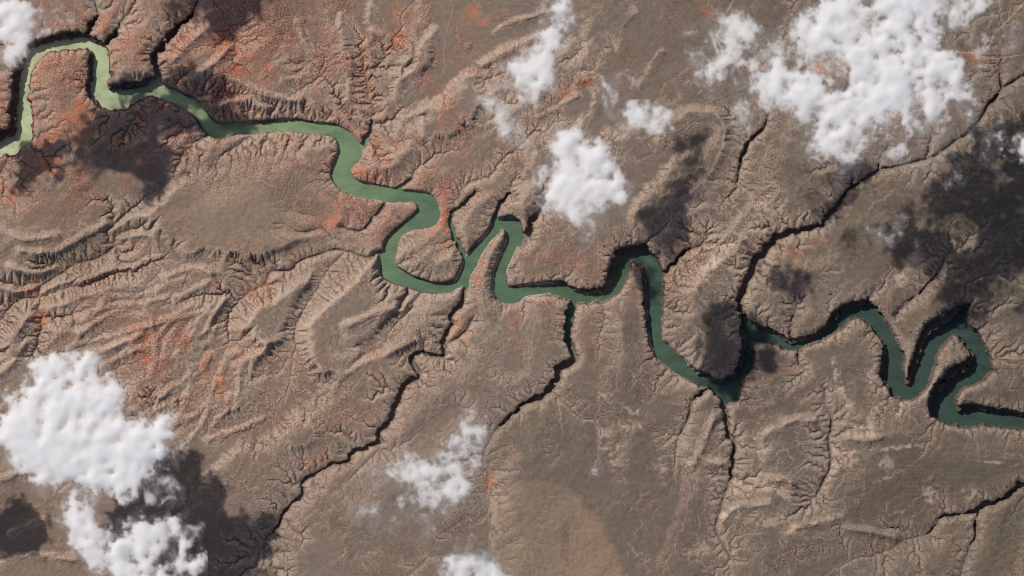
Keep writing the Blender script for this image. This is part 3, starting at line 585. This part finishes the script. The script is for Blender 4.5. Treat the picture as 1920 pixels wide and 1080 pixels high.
# ---------------------------------------------------------------- clouds
def cloud_material():
    k = NT('cloud_vapour')
    v = k.n('ShaderNodeVolumePrincipled'); v.inputs['Color'].default_value=(.999,.999,1,1); v.inputs['Density'].default_value=CLD; v.inputs['Anisotropy'].default_value=.25
    d = k.n('ShaderNodeBsdfDiffuse'); d.inputs['Color'].default_value=(.9,.9,.9,1); tp = k.n('ShaderNodeBsdfTransparent'); m2 = k.n('ShaderNodeMixShader'); m2.inputs[0].default_value=0.01
    k.l(tp.outputs[0],m2.inputs[1]); k.l(d.outputs[0],m2.inputs[2]); k.l(m2.outputs[0],k.out.inputs['Surface']); k.l(v.outputs[0],k.out.inputs['Volume']); return k.m
CLD = .42
MC = cloud_material()
def cloud(label, blobs, height, dens, thick=30, seed=1, group=None, rag=1.15):
    """a closed shell, flat below and billowed above, whose optical thickness falls away to nothing at a ragged edge"""
    cg = 1.6; Nn = Noise(seed*7+1); Nm = Noise(seed*13+5)
    x0 = min(b[0]-b[2]*1.5 for b in blobs); x1 = max(b[0]+b[2]*1.5 for b in blobs); y0 = min(b[1]-b[2]*1.5 for b in blobs); y1 = max(b[1]+b[2]*1.5 for b in blobs)
    gx = np.arange(x0,x1,cg,dtype=np.float32); gy = np.arange(y0,y1,cg,dtype=np.float32); X,Y = np.meshgrid(gx,gy)
    wxx = X+Nn.fbm(X,Y,48,4)*16*rag+Nm.fbm(X,Y,14,3)*5*rag; wyy = Y+Nm.fbm(X+300,Y,48,4)*16*rag+Nn.fbm(X,Y+200,14,3)*5*rag
    f = np.zeros(X.shape,np.float32); fs = f.copy()
    for b in blobs:
        s = b[3] if len(b)>3 else 1.0; q = np.clip(1-((wxx-b[0])**2+(wyy-b[1])**2)/(b[2]*1.62)**2,0,1)
        f = 1-(1-f)*(1-min(s,1.0)*q*q); fs += s*q*q
    bil = 1-np.abs(Nn.fbm(X,Y,40,5,.58))*1.3; det = Nm.fbm(X,Y,15,4,.6)
    dn = f*1.0+.20*np.clip(fs-.3,0,2.6)+.74*(bil-.45)-.36+.26*det*rag
    dn = np.where(f>.015,dn,-1)
    edge = np.minimum(1,f*6)
    th = np.clip(dn,0,2)**2.8*dens*1.12*edge; th = 7.5*(1-np.exp(-th/7.5))
    th = th+.62*np.clip(f-.12,0,.6)*np.clip(.45+.9*Nm.fbm(X+X*.3,Y*.7+500,34,5,.6),0,1.4)**1.5*min(dens/3,1.4)
    th = np.where(th>.004,th,0)
    body = np.clip(dn,0,1.5)
    lowb = 1-np.abs(Nn.fbm(X,Y,46,2,.45))*1.2; top = height+thick*np.minimum(body,1)*(.55+.4*lowb)+det*thick*.02*np.minimum(body*3,1); bot = height-thick*.15*body
    keep = th>0; k = np.zeros(X.shape,bool)
    cell = keep[:-1,:-1]|keep[1:,:-1]|keep[1:,1:]|keep[:-1,1:]
    k[:-1,:-1]|=cell; k[1:,:-1]|=cell; k[1:,1:]|=cell; k[:-1,1:]|=cell
    rim = k&~keep
    # the shell is as thick as the vapour is deep
    fa = 1/(1+.6*th); fine = 1+fa*(.75*Nn.fbm(X+77,Y,10,4,.62)+.45*Nm.fbm(X,Y+55,26,3))
    up_ = th*fine.clip(.12,2.2)/CLD
    mk_ = sstep(.8,3.5,th); ut_ = up_*(1-mk_)+smooth(up_,16)*mk_
    top = np.where(rim,height,height+.5*ut_); bot = np.where(rim,height,height-.5*up_)
    idx = -np.ones(X.shape,np.int64); idx[k] = np.arange(k.sum()); n = int(k.sum())
    sc_ = (ALT+20-height)/ALT     # map position of what stands above the land
    vt = np.stack([wx(X)[k]*sc_,wy(Y)[k]*sc_,top[k]],-1); vb = np.stack([wx(X)[k]*sc_,wy(Y)[k]*sc_,bot[k]],-1)
    # rim vertices are shared by the two skins, so the shell is closed
    bi = idx.copy(); inner = k&~rim; bi[inner] = n+np.arange(inner.sum()); vb = np.stack([wx(X)[inner]*sc_,wy(Y)[inner]*sc_,bot[inner]],-1)
    qt = np.stack([idx[:-1,:-1][cell],idx[1:,:-1][cell],idx[1:,1:][cell],idx[:-1,1:][cell]],-1)
    ok = (inner[:-1,:-1]|inner[1:,:-1]|inner[1:,1:]|inner[:-1,1:])[cell]
    qb = np.stack([bi[:-1,:-1][cell],bi[:-1,1:][cell],bi[1:,1:][cell],bi[1:,:-1][cell]],-1)
    me = mesh_from(np.concatenate([vt,vb]),np.concatenate([qt[ok],qb[ok]]),'cloud')
    tt = th.copy(); tt[rim]=0
    float_attr(me,'thick',np.concatenate([tt[k],tt[inner]])*.5)
    return link('cloud',me,MC,label,'cloud',group or 'fair weather clouds over the desert')
CLOUDS_HERE = True
CL = [
 ('ragged grey white cloud in the top left corner above the pale river bend',[(-80,20,70),(70,-78,60),(122,-78,62),(160,-72,46),(-20,-70,48),(-10,10,60,.7),(25,15,40,.65),(60,40,32,.5),(30,75,34,.45),(0,60,50,.6),(110,35,24,.35),(30,105,26,.3),(30,-40,40,.8),(-40,-60,60)],355,4.2,24,11),
 ('big bright white cloud at the lower left, widest and densest of all',[(105,690,36),(150,690,28,.9),(45,800,52),(80,770,60),(120,820,80),(60,850,50),(175,790,60),(120,860,55),(230,870,58),(270,830,50),(305,815,34),(190,870,55,.9),(215,750,36,.7),(230,900,36),(170,730,40,.6)],270,8.0,46,2),
 ('narrow upright white cloud just below the biggest lower left cloud',[(155,945,30),(145,975,32),(172,975,34),(180,1010,34),(165,1035,26),(185,1055,24),(205,1070,20,.7)],270,4.5,26,3),
 ('ragged white cloud cut by the bottom edge beside its own brown shadow',[(235,1020,40),(262,1000,34),(285,1010,34),(318,985,18),(320,1005,20),(250,1060,40),(290,1075,30),(345,1035,20),(355,1065,24),(220,1045,30),(300,1110,50),(250,1120,50),(355,1000,12,.6)],270,4.5,28,4),
 ('tiny pair of wisps between the biggest cloud and the one at the bottom edge',[(305,915,22,.7),(325,935,18,.8),(290,925,14,.5)],255,2.0,10,5),
 ('long slanting white cloud trailing down from the top edge of the middle',[(1056,-20,34),(1052,20,30),(1045,55,32),(1025,85,32),(1005,120,38),(985,140,36),(1010,150,32),(995,180,28,.8),(955,145,26,.6),(925,195,28,.55),(950,220,30,.6),(968,250,26,.55),(985,285,20,.45),(1030,150,22,.4)],390,4.2,28,6),
 ('lumpy white cloud in the middle of the sky above the river loops',[(1042,240,26,.7),(1052,270,34),(1080,300,44),(1040,330,34),(1100,330,52),(1132,300,32),(1152,350,32),(1060,375,38),(1105,385,34,.85),(1150,375,26,.7),(1100,440,22,.38),(1125,290,24)],440,4.8,32,7),
 ('small oval white cloud right of the lumpy middle cloud, bright at its right end',[(1160,240,20,.7),(1185,232,24,.9),(1210,228,28),(1235,232,22)],420,4.5,22,8),
 ('faint grey wisp above the small oval cloud',[(1130,150,24,.5),(1160,155,28,.55),(1150,185,20,.45),(1148,210,16,.35)],420,2.4,14,9),
 ('vast broken white cloud bank filling the upper right of the view',[(1555,30,42),(1590,50,46),(1540,65,40),(1500,60,36,.6),(1470,150,34,.9),(1440,145,26,.7),(1480,180,36,.9),(1510,160,26,.7),(1620,85,40),(1660,100,44),(1700,55,56),(1725,100,48),(1650,140,50),(1680,160,40),(1650,190,44),(1600,205,38),(1575,235,36),(1570,265,26,.7),(1690,10,60),(1760,130,38),(1790,120,30),(1805,40,26,.7),(1820,5,28,.7),(1795,165,28,.7),(1735,200,34,.9),(1715,230,24,.6),(1640,235,24,.7),(1590,295,22,.5),(1620,260,20,.6),(1560,100,30,.6),(1600,110,30,.6),(1640,10,24,.5),(1840,80,22,.6),(1760,20,30,.7),(1770,170,30,.6),(1670,270,20,.45),(1830,155,16,.5),(1740,0,40),(1600,-30,60),(1700,-50,70),(1820,-40,50),(1570,170,120,.36),(1430,120,80,.34),(1730,200,110,.34),(1440,190,26,.5),(1500,225,28,.65),(1530,205,30,.7),(1545,180,22,.6),(1520,110,26,.6),(1530,160,34,.7),(1410,110,22,.5),(1460,100,26,.6),(1850,130,20,.5),(1540,270,24,.5),(1700,280,22,.5),(1800,210,24,.5)],405,4.6,34,10),
 ('ragged medium cloud left of the vast bank, over the pale dirt road',[(1370,35,26,.8),(1385,60,30,.9),(1350,70,28,.8),(1370,90,30),(1340,115,26,.8),(1318,140,22,.8),(1360,125,26,.8),(1350,155,18,.6),(1300,100,14,.5),(1290,50,20,.35),(1430,70,14,.45),(1285,158,20,.45),(1330,175,16,.4),(1400,60,22,.6)],350,3.2,22,12),
 ('small bright cloud cut by the right edge below the vast bank',[(1910,275,22),(1925,260,24),(1945,280,30),(1880,265,14,.5),(1980,300,40)],340,5.0,20,13),
 ('thin bluish wisp over the dark shadowed plateau at the right',[(1660,435,26,.38),(1680,430,22,.36),(1645,425,16,.3)],340,2.2,8,14),
 ('small thin wisp just under the right part of the vast bank',[(1790,335,15,.5),(1700,305,18,.45),(1740,312,14,.3)],330,2.4,8,15),
 ('faint torn veil standing beside the small cloud at the right edge',[(1870,225,18,.45),(1858,255,20,.4),(1850,290,18,.35),(1862,320,16,.35)],330,2.2,8,16),
 ('faint scrap of vapour over the pale dirt road in the far upper right corner',[(1900,58,16,.45),(1895,78,16,.5)],330,2.2,8,25),
 ('thin torn cloud low in the middle beside a dark slot canyon',[(880,795,24,.6),(900,815,22,.55),(860,815,26,.6),(845,835,22,.5),(890,860,22,.55),(752,885,34,.72),(790,900,36,.72),(835,905,34,.72),(870,895,28,.65),(845,935,28,.6),(850,955,18,.5),(710,965,26,.5),(735,970,24,.5),(775,950,26,.45),(685,965,20,.4),(705,895,22,.38),(830,870,26,.55),(762,828,14,.35)],470,2.9,18,17),
 ('small bright cloud rising over the middle of the bottom edge',[(870,1050,26),(895,1060,32),(920,1090,36),(880,1100,50),(860,1075,24)],330,4.5,24,18),
 ('tiny wisp alone over the smooth brown flats',[(1113,875,14,.62),(1122,880,9,.5)],300,2.4,8,19),
 ('tiny wisp below the thin torn cloud in the lower middle',[(800,1000,14,.45),(808,990,12,.4)],300,2.2,8,20),
 ('faint wisp alone under the cloud left of the vast bank',[(1405,222,22,.55),(1385,204,22,.5)],330,2.2,8,21),
 # these stand outside the frame and throw the shadows seen inside it
 ('cloud standing past the top edge whose shadow darkens the red plateau',[(230,-190,42),(200,-230,60),(240,-240,50),(260,-180,18,.6),(215,-160,24),(110,-215,30,.7)],300,5.0,26,22),
 ('cloud standing past the left edge whose shadow lies south of the pale river bend',[(-165,80,30),(-130,55,28),(-175,110,26),(-110,110,24,.6),(-150,90,40),(-190,60,40)],310,7,20,23),
 ('small cloud past the lower left edge with a shadow in the corner',[(-170,780,26),(-150,820,24),(-190,830,34),(-110,790,18,.6),(-135,840,20,.6),(-165,810,36)],270,6,18,24),
]
for L_,B_,H_,D_,T_,S_ in CL:
    if S_ in (6,7,8,10,12,17): D_ *= {6:.62,7:.7,8:.65,10:.8,12:.6,17:.85}[S_]
    if L_.startswith('thin torn'): B_ = [(b[0],b[1],b[2]*1.25)+tuple(b[3:]) for b in B_]
    cloud(L_,B_,H_,D_,T_,S_)
print('script seconds',time.time()-T00)
